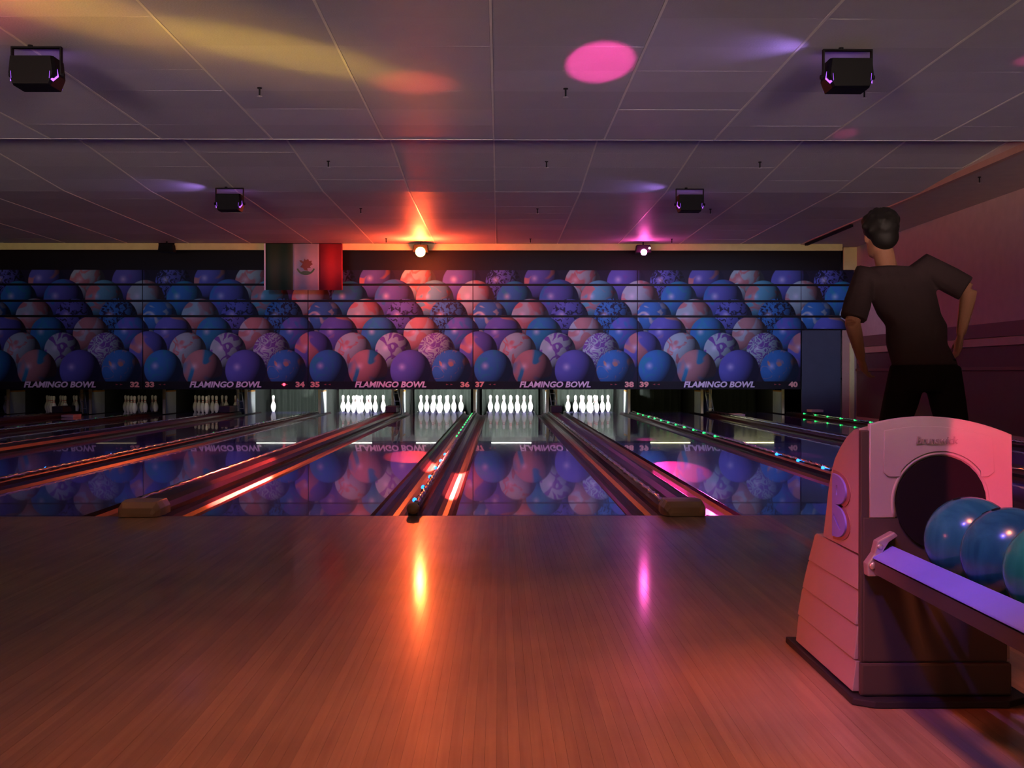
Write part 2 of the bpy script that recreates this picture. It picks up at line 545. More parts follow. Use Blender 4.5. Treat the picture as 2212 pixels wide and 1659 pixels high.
def evaluated(o, name, material, smooth=False):
    bpy.context.view_layer.update()
    dg = bpy.context.evaluated_depsgraph_get()
    me = bpy.data.meshes.new_from_object(o.evaluated_get(dg))
    me.name = name
    bpy.data.objects.remove(o)
    me.materials.clear()
    me.materials.append(M[material])
    if smooth:
        me.polygons.foreach_set('use_smooth', [True] * len(me.polygons))
    return me


def text_mesh(txt, size, depth, material, shear=0.0, bold=0.0, width=None, height=None):
    cu = bpy.data.curves.new('lettering', 'FONT')
    cu.body = txt
    cu.size = size
    cu.extrude = depth
    cu.shear = shear
    cu.offset = bold
    cu.align_x = 'CENTER'
    cu.resolution_u = 3
    o = bpy.data.objects.new('lettering', cu)
    C.objects.link(o)
    me = evaluated(o, 'lettering', material)
    xs = [v.co.x for v in me.vertices]; ys = [v.co.y for v in me.vertices]
    cx, cy = (min(xs) + max(xs)) / 2, (min(ys) + max(ys)) / 2
    kx = width / (max(xs) - min(xs)) if width else 1
    ky = height / (max(ys) - min(ys)) if height else kx
    for v in me.vertices:      # stand up: local y -> z, facing -y
        x, y, z = (v.co.x - cx) * kx, (v.co.y - cy) * ky, v.co.z
        v.co = (x, -z, y)
    return me


def plate(loops, depth, material, name, fn, bevel=0.0):
    cu = bpy.data.curves.new(name, 'CURVE')
    cu.dimensions = '2D'
    cu.fill_mode = 'BOTH'
    cu.extrude = depth / 2
    cu.bevel_depth = bevel
    cu.bevel_resolution = 1
    for lp in loops:
        sp = cu.splines.new('POLY')
        sp.points.add(len(lp) - 1)
        for p, (a, b) in zip(sp.points, lp):
            p.co = (a, b, 0, 1)
        sp.use_cyclic_u = True
    o = bpy.data.objects.new(name, cu)
    C.objects.link(o)
    me = evaluated(o, name, material)
    for v in me.vertices:
        v.co = fn(v.co.x, v.co.y, v.co.z)
    bm = bmesh.new(); bm.from_mesh(me)
    bmesh.ops.remove_doubles(bm, verts=bm.verts, dist=1e-5)
    bmesh.ops.recalc_face_normals(bm, faces=bm.faces)
    bm.to_mesh(me); bm.free()
    return me


# ------------------------------------------------------------------ layout (metres; y is depth from the camera)
FOUL = 7.08
PINY = FOUL + 18.29
MASK = 23.40
CEIL = 3.45
LANES = {37: 0.26}
NARROW, WIDE = 1.584, 1.77
for n in (38, 39, 40):
    LANES[n] = LANES[n - 1] + (WIDE if n % 2 == 0 else NARROW)
for n in range(36, 29, -1):
    LANES[n] = LANES[n + 1] - (NARROW if n % 2 == 0 else WIDE)
WORD = dict(zip(range(29, 41), ('twenty-nine thirty thirty-one thirty-two thirty-three thirty-four thirty-five thirty-six '
                                 'thirty-seven thirty-eight thirty-nine forty').split()))
HALF, GUT = 0.527, 0.235
PITCH = NARROW + WIDE
XL, XR = -13.2, 7.30

# ------------------------------------------------------------------ floor
fl = MB()
fl.box(-3.27, 3.27, 1.4, FOUL - 0.01, -0.06, -0.022)          # bed under the boards
floor = fl.build('floor', 'subfloor')
tag(floor, 'maple board approach floor in front of the lanes', kind='structure')
field = MB()
field.box(XL, -3.27, -6.0, FOUL - 0.01, -0.06, 0)
field.box(3.27, XR, -6.0, FOUL - 0.01, -0.06, 0)
field.box(-3.27, 3.27, -6.0, 1.4, -0.06, 0)
field.build('floor_field', 'wood_field', floor)
BW = 0.0272
bm_ = MB().box(-BW / 2 + 0.0002, BW / 2 - 0.0002, 1.4, FOUL - 0.01, -0.021, 0).mesh('board', 'board', bevel=0.0)
nb = int(6.54 / BW)
for k in range(nb):
    obj('board', bm_, floor, (-3.27 + BW * (k + 0.5), 0, random.uniform(-0.0003, 0.0002)))
sub = MB().box(XL, XR, FOUL - 0.005, 27.8, -0.30, -0.16).build('subfloor', 'subfloor')
tag(sub, 'dark concrete bed under the lanes', kind='structure')


# ------------------------------------------------------------------ lanes with gutters
def gutter_mesh():
    mb = MB()
    n = 10
    y0, y1 = FOUL, 26.3
    out, inn = [], []
    for k in range(n + 1):
        a = math.pi * k / n
        out.append((-math.cos(a) * GUT / 2, -math.sin(a) * 0.085))
    prof = out + [(x * 1.0, z - 0.012) for x, z in reversed(out)]
    mb.prism_y(prof, y0, y1)
    me = mb.mesh('gutter', 'gutter')
    return me


GM = gutter_mesh()
lane_me = MB().box(-HALF, HALF, FOUL, 26.30, -0.10, 0).mesh('lane_bed', 'lane', bevel=0.002)
tail_me = MB().box(-HALF - 0.02, HALF + 0.02, 26.302, 26.42, -0.10, -0.004).mesh('tail_plank', 'tail')
for n in sorted(LANES):
    t = thing('bowling_lane', 'glossy blue bowling lane running to the pins under number %s' % WORD[n], 'lane', (LANES[n], 0, 0), 'bowling lanes side by side')
    obj('lane_bed', lane_me, t)
    obj('tail_plank', tail_me, t)
    for s in (-1, 1):
        obj('gutter', GM, t, (s * (HALF + GUT / 2), 0, 0))


# ------------------------------------------------------------------ dividers (narrow ones carry the light strings, wide ones the ball track)
def ribbed(r, y0, y1, step):
    mb = MB()
    n = int((y1 - y0) / step)
    rings = []
    for i in range(n * 2 + 1):
        y = y0 + i * step / 2
        rr = r * (1.0 if i % 2 == 0 else 0.58)
        wx, wz = 0.22 * r * math.sin(i * 2.1), 0.18 * r * math.sin(i * 1.37 + 1)
        rings.append([(wx + rr * math.cos(2 * math.pi * k / 10), y, wz + rr * math.sin(2 * math.pi * k / 10)) for k in range(10)])
    return mb.loft(rings).mesh('light_tube', 'tube', smooth=True)


TUBE = ribbed(0.020, FOUL + 0.05, 24.3, 0.11)
bulb = {c: MB().ico((0, 0, 0), 0.017, 1).mesh('bulb', c, smooth=True) for c in ('led_blue', 'led_green')}
knob = MB().ico((0, 0, 0), 0.042, 2, (1.0, 1.2, 0.9)).mesh('end_knob', 'capend', smooth=True)
narrow_x = [(38, LANES[38] + NARROW / 2, 'thirty-eight and thirty-nine'), (36, LANES[36] + NARROW / 2, 'thirty-six and thirty-seven'), (34, LANES[34] + NARROW / 2, 'thirty-four and thirty-five'),
            (32, LANES[32] + NARROW / 2, 'thirty-two and thirty-three'), (30, LANES[30] + NARROW / 2, 'thirty and thirty-one'), (40, LANES[40] + HALF + GUT + 0.05, None)]
ncap = MB().prism_y([(-0.029, -0.15), (-0.029, 0.03), (-0.018, 0.048), (0.018, 0.048), (0.029, 0.03), (0.029, -0.15)], FOUL, 24.6).mesh('cap', 'cap')
for n, x, nm in narrow_x:
    lab = ('narrow dark lane divider with a string of lights between lanes %s' % nm) if nm else 'dark end divider with green lights beside lane 40'
    t = thing('lane_divider', lab, 'divider', (x, 0, 0), 'light-strung dividers')
    obj('cap', ncap, t)
    obj('light_tube', TUBE, t, (0.016, 0, 0.062))
    obj('end_knob', knob, t, (0, FOUL + 0.02, 0.042))
    y = 7.42
    k = 0
    while y < 24.0:
        c = 'led_blue' if y < 12.2 else ('led_green' if y > 14.2 else None)
        if c == 'led_blue' and (n in (40, 32, 30) or (n in (34, 38) and y < 9.8)):
            c = None
        if c:
            obj('bulb', bulb[c], t, (-0.014, y, 0.060))
        y += 0.83
        k += 1
wcap = MB().prism_y([(-0.123, -0.15), (-0.123, 0.03), (-0.105, 0.062), (-0.06, 0.078), (0, 0.083), (0.06, 0.078), (0.105, 0.062), (0.123, 0.03), (0.123, -0.15)],
                    FOUL + 0.06, 24.3).mesh('cap', 'cap', smooth=False)
wtube = ribbed(0.018, FOUL + 0.1, 24.0, 0.17)


def capend_mesh():
    mb = MB()
    rings = []
    for y, k, zt in ((FOUL + 0.20, 1.0, 0.090), (FOUL + 0.06, 1.06, 0.095), (FOUL - 0.02, 1.0, 0.088), (FOUL - 0.06, 0.86, 0.055), (FOUL - 0.07, 0.74, 0.022)):
        w_ = 0.130 * k
        rings.append([(-w_, y, 0.002), (-w_, y, zt * 0.55), (-w_ * 0.82, y, zt), (w_ * 0.82, y, zt), (w_, y, zt * 0.55), (w_, y, 0.002)])
    return mb.loft(rings).mesh('end_cap', 'capend', bevel=0.004)


CAPEND = capend_mesh()
hood_me = MB().box(-0.11, 0.11, 23.2, 23.9, 0.083, 0.21).mesh('track_hood', 'black_box', bevel=0.01)
for n in (39, 37, 35, 33, 31):
    x = LANES[n] + WIDE / 2
    t = thing('ball_track_capping', 'wide brown ball track cover between lanes %s and %s' % (WORD[n], WORD[n + 1]), 'divider', (x, 0, 0), 'ball track covers')
    obj('cap', wcap, t)
    obj('edge_tube', wtube, t, (-0.105, 0, 0.070))
    obj('end_cap', CAPEND, t)
    if n != 39:
        obj('track_hood', hood_me, t, (0.02, 0, 0))
# short pale stubs at the far end of the cappings
stub = MB().box(-0.12, 0.12, 22.9, 23.35, 0.05, 0.10).mesh('stub', 'tail', bevel=0.005)
st = tag(obj('sweep_stub', stub, None, (LANES[39] + WIDE / 2 + 0.35, 0.2, -0.048)), 'pale flat block at the far end of lane 40 gutter', 'block')
tag(obj('sweep_stub', stub, None, (6.42, 0.15, 0.09 - 0.05)), 'pale flat block at the start of the green lit end divider', 'block')
tag(obj('sweep_stub', stub, None, (LANES[31] + WIDE / 2 + 0.33, 0.0, 0.0835 - 0.05 - 0.083)), 'pale flat block beside lane 32 far gutter', 'block')

# ------------------------------------------------------------------ pin end: kickbacks, pit curtain, pin lamps
wb = MB().box(XL, XR, 27.4, 27.6, -0.3, 3.5).build('wall_back', 'dark')
tag(wb, 'dark rear wall behind the pins', kind='structure')


def kickback(x, side_label):
    t = thing('kickback', 'pale kickback panel %s' % side_label, 'panel', (x, 24.85, 0), 'kickback panels')
    MB().box(-0.028, 0.028, 0.0, 0.06, 0.0, 0.60).build('front_edge', 'kick_cream', t, bevel=0.006)
    MB().box(-0.024, 0.024, 0.061, 0.86, 0.0, 0.47).build('side_plate', 'kick_white', t)
    MB().box(-0.024, 0.024, 0.061, 0.86, 0.471, 0.50).build('top_trim', 'kick_orange', t)
    MB().box(-0.022, 0.022, 0.861, 2.5, -0.15, 0.60).build('rear_panel', 'kick_dark', t)
    return t


for n, x, nm in narrow_x:
    if nm:
        kickback(x, 'between lanes %s' % nm)
kickback(LANES[40] + HALF + GUT + 0.03, 'on the outer side of lane 40')
for n in (39, 37, 35, 33, 31):
    x = LANES[n] + WIDE / 2
    kickback(x - 0.09, 'on the right side of lane %s' % WORD[n])
    kickback(x + 0.09, 'on the left side of lane %s' % WORD[n + 1])
    t = thing('ball_lift', 'slanted pale ball lift rails between lanes %s and %s' % (WORD[n], WORD[n + 1]), 'rack', (x, 24.6, 0), 'ball lift rails')
    for s in (-0.055, 0.055):
        MB().tube([(s - 0.03 + 0.10, 0, 0.0), (s - 0.03, 0.05, 0.62)], 0.011, 8).build('rail', 'metal', t, True)
    for k in range(3):
        z = 0.12 + 0.16 * k
        xo = -0.03 + 0.10 * (1 - z / 0.62)
        MB().tube([(xo - 0.055, 0.05 * z / 0.62, z), (xo + 0.055, 0.05 * z / 0.62, z)], 0.008, 6).build('rung', 'metal', t, True)
for n in sorted(LANES):
    x = LANES[n]
    c = MB()
    pts = [(-0.66 + 1.32 * i / 40, 0.015 * math.sin(i * 1.3)) for i in range(41)]
    c.loft([[(px, 26.95 + py, z) for z in (-0.14, 0.62)] + [(px, 26.98 + py, z) for z in (0.62, -0.14)] for px, py in pts])
    tag(c.build('pit_curtain', 'pit', None, loc=(x, 0, 0)), 'grey green pit curtain hanging behind the pins of lane %s' % WORD[n], 'curtain', 'pit curtains')
pin_prof_in = [(0, 1.0), (.1, 1.05), (.75, 1.414), (2.25, 1.953), (3.375, 2.255), (4.5, 2.383), (5.875, 2.28), (7.25, 1.85), (8.625, 1.236), (9.375, .98),
               (10, .9), (10.875, .935), (11.75, 1.047), (12.625, 1.203), (13.5, 1.273), (14.3, 1.10), (14.8, .70), (15, .15)]
IN = 0.0254
PIN = MB().lathe([(r * IN, z * IN) for z, r in pin_prof_in], 20).mesh('bowling_pin', 'pin', smooth=True)
sm = MB()
for z in (9.0, 10.5):
    rr = 1.14 if z == 9.0 else 0.925
    sm.lathe([((rr + .012) * IN, (z - .22) * IN), ((rr * (.95 if z == 9.0 else 1.01) + .022) * IN, (z + .22) * IN)], 20)
BAND = sm.mesh('neck_band', 'pin_red', smooth=True)


def rack(n, which=None):
    k = 0
    for row in range(4):
        for i in range(row + 1):
            k += 1
            if which and k not in which:
                continue
            x = LANES[n] + (i - row / 2) * 0.3048
            if which:
                lab = {34: 'lone white bowling pin left standing on lane 34', 30: 'dim white bowling pin standing on lane 30'}[n]
            elif n >= 35:
                lab = 'brightly lit white bowling pin in the full rack of lane %s' % WORD[n]
            else:
                lab = 'unlit bowling pin standing in the dark rack of lane %s' % WORD[n]
            p = tag(obj('bowling_pin', PIN, None, (x, PINY + row * 0.264, 0)), lab, 'pin', 'pins of lane %d' % n)
            obj('neck_band', BAND, p)


for n in (31, 32, 33, 35, 36, 37, 38):
    rack(n)
rack(34, (7,))
rack(30, (10, 6))
for n in (31, 32, 33, 34, 35, 36, 37, 38, 39, 40):
    t = thing('pin_lamp', 'fluorescent tube lamp hung over the pins of lane %s' % WORD[n], 'lamp', (LANES[n], 24.15, 0.60), 'pin deck lamps')
    m_ = 'tube_lamp' if n in (35, 36, 37, 38) else ('tube_dim' if n == 34 else ('tube_faint' if n > 38 else 'tube_off_fill'))
    MB().tube([(-0.42, 0, 0), (0.42, 0, 0)], 0.017, 10).build('tube', m_, t, True)
    e_ = {34: 240, 39: 9, 40: 9, 31: 2.5, 32: 4, 33: 6}.get(n, 650)  # weak values over the dark racks are added fill; those lamps are off
    for s in (-0.25, 0.25):
        spot('pin_lamp_light', (LANES[n] + s, 24.18, 0.66), (LANES[n] + s * 0.8, 26.0, 0.30), (0.95, 1.0, 0.90) if e_ > 10 else ((1.0, 0.85, 0.38) if n > 38 else (1.0, 0.80, 0.5)), e_ , 56 if e_ > 10 else 70, 0.35, 0.04)
    MB().box(-0.50, 0.50, -0.05, 0.05, 0.085, 0.09).build('housing', 'black_metal', t)
    for s in (-0.45, 0.45):
        MB().box(s - 0.02, s + 0.02, -0.02, 0.02, -0.02, 0.0845).build('socket', 'black_metal', t)
tag(MB().box(XL, XR, 24.05, 27.4, 0.74, 0.78).build('ceiling_pit', 'dark'), 'dark deck above the pins', kind='structure')

# ------------------------------------------------------------------ masking units with the printed mural


def zy(ypx):
    return CAM_H + (806 - ypx) * MASK / F_PX


def print_box(x0, x1, ytop, ybot, xleft, y0=MASK, th=0.02):
    me = MB().box(x0, x1, y0, y0 + th, zy(ybot), zy(ytop)).mesh('slat', 'mural')
    uv = me.uv_layers.new(name='print')
    for lp in me.loops:
        co = me.vertices[lp.vertex_index].co
        u = (co.x - xleft) / PITCH * 3.59
        v = (838 - (806 - (co.z - CAM_H) * F_PX / MASK)) / 100
        uv.data[lp.index].uv = (u, v)
    return me


SL = [(584, 613), (618, 648), (653, 681), (686, 710)]
hw = PITCH / 2
slat_me = [print_box(-hw + 0.008, hw - 0.008, a, b, -hw) for a, b in SL]
low_me = print_box(-hw + 0.010, hw - 0.010, 713, 824, -hw)
strip_me = MB().box(-hw + 0.010, hw - 0.010, MASK - 0.004, MASK + 0.02, zy(841), zy(824.4)).mesh('sign_strip', 'slat_dark')
back_me = MB().box(-hw, hw, MASK + 0.03, MASK + 0.06, zy(840), zy(583)).mesh('backing', 'slat_dark')
FB = text_mesh('FLAMINGO BOWL', 0.2, 0.004, 'sign_text', shear=0.22, bold=0.007, width=1.455, height=0.125)
NUM = {}
arrow_me = MB().add([(0, 0, 0.02), (0.05, 0, 0.035), (0.05, 0, 0.005), (0, -0.003, 0.02), (0.05, -0.003, 0.035), (0.05, -0.003, 0.005)],
                    [(0, 1, 2), (3, 5, 4), (0, 3, 4, 1), (1, 4, 5, 2), (2, 5, 3, 0)]).mesh('arrow', 'sign_arrow')
for a in (31, 33, 35, 37, 39):
    x = LANES[a] + WIDE / 2
    t = thing('masking_unit', 'ball printed masking unit above the pins marked %s and %s' % (WORD[a], WORD[a + 1]), 'panel', (x, 0, 0), 'masking units')
    for me in slat_me:
        obj('slat', me, t)
    obj('lower_panel', low_me, t)
    strip = obj('sign_strip', strip_me, t)
    obj('backing', back_me, t)
    zc = zy(830.5)
    obj('lettering', FB, strip, (0.0, MASK - 0.009, zc))
    for n, dx in ((a, -1.535), (a + 1, 1.515)):
        nm = text_mesh(str(n), 0.2, 0.004, 'sign_num', bold=0.010, width=0.185, height=0.115)
        obj('lane_number', nm, strip, (dx, MASK - 0.009, zc))
    for dx, fl_ in ((-1.36, 1), (-1.27, 1), (1.27, -1), (1.18, -1)):
        ar = obj('arrow', arrow_me, strip, (dx, MASK - 0.005, zc - 0.02))
        ar.scale.x = fl_
    if a == 33:
        MB().ico((0, 0, 0), 0.03, 2).build('indicator_light', 'led_red', strip, True, loc=(1.19, MASK - 0.02, zc))
# short continuation of the mural above the end door
xe = LANES[40] + NARROW / 2
t = thing('masking_extension', 'short ball printed panel above the dark end door', 'panel', (xe, 0, 0))
for a, b in SL:
    me = print_box(0.008, 1.08, a, b, 0)
    obj('slat', me, t)
MB().box(0, 1.08, MASK + 0.03, MASK + 0.06, zy(713), zy(583)).build('backing', 'slat_dark', t)
end = MB().box(xe + 0.02, xe + 0.82, MASK + 0.01, MASK + 0.05, -0.16, zy(713) - 0.003).build('door_1', 'door_navy', bevel=0.004)
tag(end, 'plain navy service door at the end of lane 40', kind='structure')

# upper black wall over the masking units and the cream fascia under the ceiling edge
tag(MB().box(XL, xe + 0.84, MASK + 0.10, MASK + 0.2, zy(583) - 0.02, CEIL + 0.05).build('wall_upper', 'slat_dark'), 'black wall strip above the masking units', kind='structure')
fz0, fz1 = CEIL - 0.135, CEIL
FAS = 22.76


def px2x(px, d):
    return (px - 1078) * d / F_PX


for i, (a, b) in enumerate(((-400, 345), (380, 576), (738, 1822))):
    tag(MB().box(px2x(a, FAS), px2x(b, FAS), FAS, FAS + 0.03, fz0, fz1 - 0.002).build('trim_%d' % (i + 1), 'fascia', bevel=0.004),
        'cream yellow fascia board along the ceiling edge', kind='structure')
jx0, jx1 = px2x(1822, MASK), px2x(1849, MASK)
tag(MB().box(jx0, XR, MASK - 0.06, MASK - 0.02, zy(583), CEIL).build('trim_4', 'fascia', bevel=0.004), 'cream yellow jamb in the far right corner', kind='structure')
tag(MB().box(jx0, XR, MASK + 0.01, MASK + 0.05, -0.16, zy(713)).build('trim_5', 'rail_wood', bevel=0.004), 'tan jamb beside the end door', kind='structure')
tag(MB().box(jx0 + 0.14, jx0 + 0.23, MASK - 0.05, MASK, -0.16, zy(740)).build('trim_6', 'fascia', bevel=0.004), 'narrow cream corner strip', kind='structure')

# ------------------------------------------------------------------ right wall, left wall, rear wall
tag(MB().box(XR, XR + 0.12, -6, 27.6, -0.3, CEIL + 0.3).build('wall_right', 'wall'), 'beige side wall', kind='structure')
tag(MB().box(XR - 0.012, XR - 0.001, -6, MASK - 0.1, 0.0, 1.27).build('wall_right_wainscot', 'wall_dark'), 'dark lower wall covering', kind='structure')
tag(MB().box(XR - 0.03, XR - 0.001, -6, MASK - 0.1, 1.41, 1.62).build('trim_7', 'band', bevel=0.004), 'dark brown wall band', kind='structure')
tag(MB().box(XR - 0.05, XR - 0.001, -6, MASK - 0.1, 1.28, 1.395).build('trim_8', 'rail_wood', bevel=0.006), 'light wood chair rail', kind='structure')
tag(MB().box(XR - 0.04, XR - 0.013, -6, MASK - 0.1, 0.92, 0.97).build('trim_9', 'band', bevel=0.004), 'thin brown lower rail', kind='structure')
tag(MB().box(XL - 0.12, XL, -6, 27.6, -0.3, CEIL + 0.3).build('wall_left', 'wall_dark'), 'dark far side wall', kind='structure')
tag(MB().box(XL, XR, -6.12, -6, -0.1, CEIL + 0.3).build('wall_rear', 'wall_dark'), 'dark wall behind the seating', kind='structure')

# ------------------------------------------------------------------ ceiling of lay-in tiles in three stepped bays
COLW = 1.215
cols = [-0.06 + COLW * k for k in range(-11, 5)]       # left edges of the columns
XS = cols[-1] + COLW                                     # soffit seam on the right


def bay(idx, y0, y1, z0, z1, rows, tiles_from=-99):
    ln = y1 - y0
    slope = (z1 - z0) / ln
    base = MB().prism_x([(y0, z0 + 0.03), (y1, z1 + 0.03), (y1, z1 + 0.06), (y0, z0 + 0.06)], XL, XS)
    ce = base.build('ceiling' if idx == 0 else 'ceiling_bay_%d' % idx, 'wall_dark')
    tag(ce, 'tiled suspended ceiling bay', kind='structure')
    rw = ln / rows
    tm = MB().box(0.012, COLW - 0.012, 0.003, rw - 0.003, 0.0, 0.015).mesh('ceiling_tile', 'tile')
    rb = MB().box(0, XS - cols[0], -0.008, 0.008, 0.001, 0.02).mesh('grid_bar', 'tile')
    for r in range(rows):
        y = y0 + r * rw
        z = z0 + slope * (r * rw)
        for c in cols:
            t_ = obj('ceiling_tile', tm, ce, (c, y, z + random.uniform(0.0, 0.0012)))
            t_.rotation_euler = (math.atan(slope) + R(random.uniform(-0.07, 0.07)), R(random.uniform(-0.05, 0.05)), 0)
        g = obj('grid_bar', rb, ce, (cols[0], y, z))
    cb = MB().box(-0.010, 0.010, 0, math.hypot(ln, z1 - z0), -0.004, 0.02).mesh('grid_bar', 'grid')
    for c in cols + [XS]:
        g = obj('grid_bar', cb, ce, (c, y0, z0))
        g.rotation_euler = (math.atan(slope), 0, 0)
    return ce


Y1, Y2 = 12.65, 16.30
bay(0, Y1 - 0.72 * 8, Y1, CEIL, CEIL, 8)
bay(1, Y1, Y2, CEIL + 0.22, CEIL, 5)
bay(2, Y2, FAS, CEIL, CEIL, 9)
tag(MB().box(XL, XR, -6, Y1 - 0.72 * 8 - 0.01, CEIL, CEIL + 0.05).build('ceiling_concourse', 'tile'), 'plain ceiling over the seating', kind='structure')
tag(MB().box(XL, XS, Y1 + 0.0, Y1 + 0.03, CEIL - 0.003, CEIL + 0.30).build('trim_10', 'tile'), 'riser at the step in the ceiling', kind='structure')
tag(MB().box(XS + 0.04, XR, Y1 - 0.72 * 8, MASK - 0.06, CEIL + 0.005, CEIL + 0.05).build('ceiling_side', 'wall'), 'plastered side strip of the ceiling', kind='structure')
tag(MB().box(XS + 0.01, XS + 0.05, Y1, Y2 + 0.1, CEIL, CEIL + 0.32).build('trim_12', 'wall'), 'side closing of the raised ceiling bay', kind='structure')
tag(MB().box(XS - 0.02, XS + 0.06, Y1 - 0.72 * 8, FAS, CEIL - 0.02, CEIL + 0.06).build('trim_11', 'rail_wood'), 'tan seam strip along the ceiling edge', kind='structure')
tag(MB().box(XL, XR, FAS + 0.031, 27.6, CEIL + 0.06, CEIL + 0.1).build('ceiling_rear', 'dark'), 'black ceiling over the masking units', kind='structure')


def ceil_z(y):
    if y < Y1: return CEIL
    if y < Y2: return CEIL + 0.22 * (Y2 - y) / (Y2 - Y1)
    return CEIL


rw_ = MB().box(-0.03, 0.03, 19.6, 22.5, -0.045, -0.001).build('cable_raceway', 'black_metal', None, bevel=0.004, loc=(XS + 0.02, 0, CEIL - 0.021))
tag(rw_, 'dark cable raceway under the tan ceiling seam strip', 'raceway')

# sprinkler heads
spr_a = MB().lathe([(0.022, 0.0), (0.022, -0.008), (0.008, -0.010), (0.008, -0.075)], 10).mesh('stem', 'black_metal')
spr_b = MB().lathe([(0.004, -0.075), (0.024, -0.078), (0.024, -0.082), (0.004, -0.084)], 10).mesh('deflector', 'metal')
for x, rowy in [(x, y) for y in (10.35, 14.5, 17.9, 21.9) for x in (-2.15, 0.6, 3.3)] + [(6.3, 15.0)]:
    z = CEIL + 0.004 if x > XS else ceil_z(rowy) - 0.006
    where = {10.35: 'front ceiling bay', 14.5: 'sloping ceiling bay', 17.9: 'rear ceiling bay', 21.9: 'ceiling edge above the lamps', 15.0: 'plaster strip by the side wall'}[rowy]
    t = thing('sprinkler_head', 'small sprinkler head on the %s' % where, 'sprinkler', (x, rowy, z), 'sprinklers, %s' % where)
    obj('stem', spr_a, t)
    obj('deflector', spr_b, t)


# ------------------------------------------------------------------ black-light cannons under the ceiling
def cannon(x, y, label):
    zt = ceil_z(y)
    t = thing('black_light_cannon', label, 'lamp', (x, y, zt), 'black-light cannons')
    b = MB()
    # tapered box: wider at the middle, chamfered below, lens on the pin side
    rings = []
    for yy, k in ((-0.13, 0.94), (-0.09, 1.0), (0.12, 1.0)):
        rings.append([(px * k, yy, -0.225 + (pz + 0.225) * k) for px, pz in ((-0.145, -0.34), (0.145, -0.34), (0.18, -0.25), (0.165, -0.11), (-0.165, -0.11), (-0.18, -0.25))])
    b.loft(rings)
    b.build('housing', 'black_metal', t, bevel=0.004)
    MB().box(-0.15, 0.15, 0.121, 0.130, -0.32, -0.13).build('glass', 'uv_lens', t)
    for s in (-1, 1):
        MB().add([(s * 0.166, -0.10, -0.31), (s * 0.186, -0.04, -0.26), (s * 0.176, -0.04, -0.20), (s * 0.150, -0.132, -0.235), (s * 0.146, -0.132, -0.29),
                  (s * 0.12, -0.05, -0.25)],
                 [(0, 1, 2), (0, 2, 3), (0, 3, 4), (0, 5, 1), (1, 5, 2), (2, 5, 3), (3, 5, 4), (4, 5, 0)]).build('side_lens', 'uv_lens', t)
        MB().box(s * 0.19 - 0.006, s * 0.19 + 0.006, -0.02, 0.02, -0.24, -0.028).build('yoke_arm', 'black_metal', t)
        MB().lathe([(0.018, -0.01), (0.018, 0.01)], 10).build('yoke_knob', 'black_metal', t, loc=(s * 0.205, 0, -0.235)).rotation_euler = (0, R(90), 0)
    MB().box(-0.196, 0.196, -0.02, 0.02, -0.028, -0.016).build('yoke_bar', 'black_metal', t)
    MB().lathe([(0.02, -0.016), (0.02, -0.002)], 10).build('clamp', 'black_metal', t, loc=(-0.05, 0, 0))
    # the light it throws: towards the lanes and a spill across the ceiling tiles
    spot('black_light_beam', (x, y + 0.17, zt - 0.23), (x, y + 6, 0.2), (0.40, 0.26, 1.0), 120, 46, 0.8, 0.06)
    spot('black_light_spill', (x - 0.25, y - 0.04, zt - 0.26), (x - 0.75, y + 0.0, zt), (0.42, 0.22, 1.0), 9.0, 95, 0.9, 0.04)
    return t


cannon(2.75, 9.05, 'black box lamp hung nearer the foul line above lanes thirty-eight and thirty-nine')
cannon(2.66, 16.0, 'black box lamp hung nearer the pins above lanes thirty-eight and thirty-nine')
cannon(-3.62, 9.05, 'black box lamp hung nearer the foul line above lanes thirty-four and thirty-five')
cannon(-3.74, 16.0, 'black box lamp hung nearer the pins above lanes thirty-four and thirty-five')


# ------------------------------------------------------------------ party lamps at the far end
def party_lamp(x, lens, label, big, on=True, small=None):
    y = FAS - 0.35
    t = thing('party_lamp', label, 'lamp', (x, y, CEIL), 'party lamps')
    MB().box(-0.012, 0.012, -0.012, 0.012, -0.07, -0.006).build('hanger', 'black_metal', t)
    MB().loft([[(-0.15, 0.12, -0.22), (0.15, 0.12, -0.22), (0.13, 0.12, -0.07), (-0.13, 0.12, -0.07)],
               [(-0.15, -0.10, -0.22), (0.15, -0.10, -0.22), (0.13, -0.10, -0.07), (-0.13, -0.10, -0.07)]]).build('housing', 'black_metal', t, bevel=0.008)
    if lens:
        MB().ico((0, 0, 0), big, 3, (1, 0.4, 1)).build('lens', lens, t, True, loc=(0, -0.12, -0.22))
    if small:
        MB().ico((0, 0, 0), 0.022, 2).build('pilot_lens', small, t, True, loc=(0.11, -0.12, -0.14))
    return t


party_lamp(px2x(909, FAS - 0.4), 'lamp_orange', 'blazing orange party lamp below the fascia above lanes 35 and 36', 0.095)
party_lamp(px2x(1390, FAS - 0.4), 'lamp_pink', 'pink party lamp below the fascia above lane 39', 0.060, small='lamp_white')
party_lamp(px2x(362, FAS - 0.4), None, 'unlit dark party lamp in the gap of the fascia', 0.0)
ox, pxx = px2x(909, FAS - 0.4), px2x(1390, FAS - 0.4)
point('added_orange_glow', (ox, FAS - 0.80, CEIL - 0.36), (1.0, 0.07, 0.025), 230, 0.06)  # point light added in front of the lens to redden the mural around it
point('added_pink_glow', (pxx, FAS - 0.62, CEIL - 0.26), (1.0, 0.05, 0.42), 12, 0.05)  # likewise added in free air for the pink halo
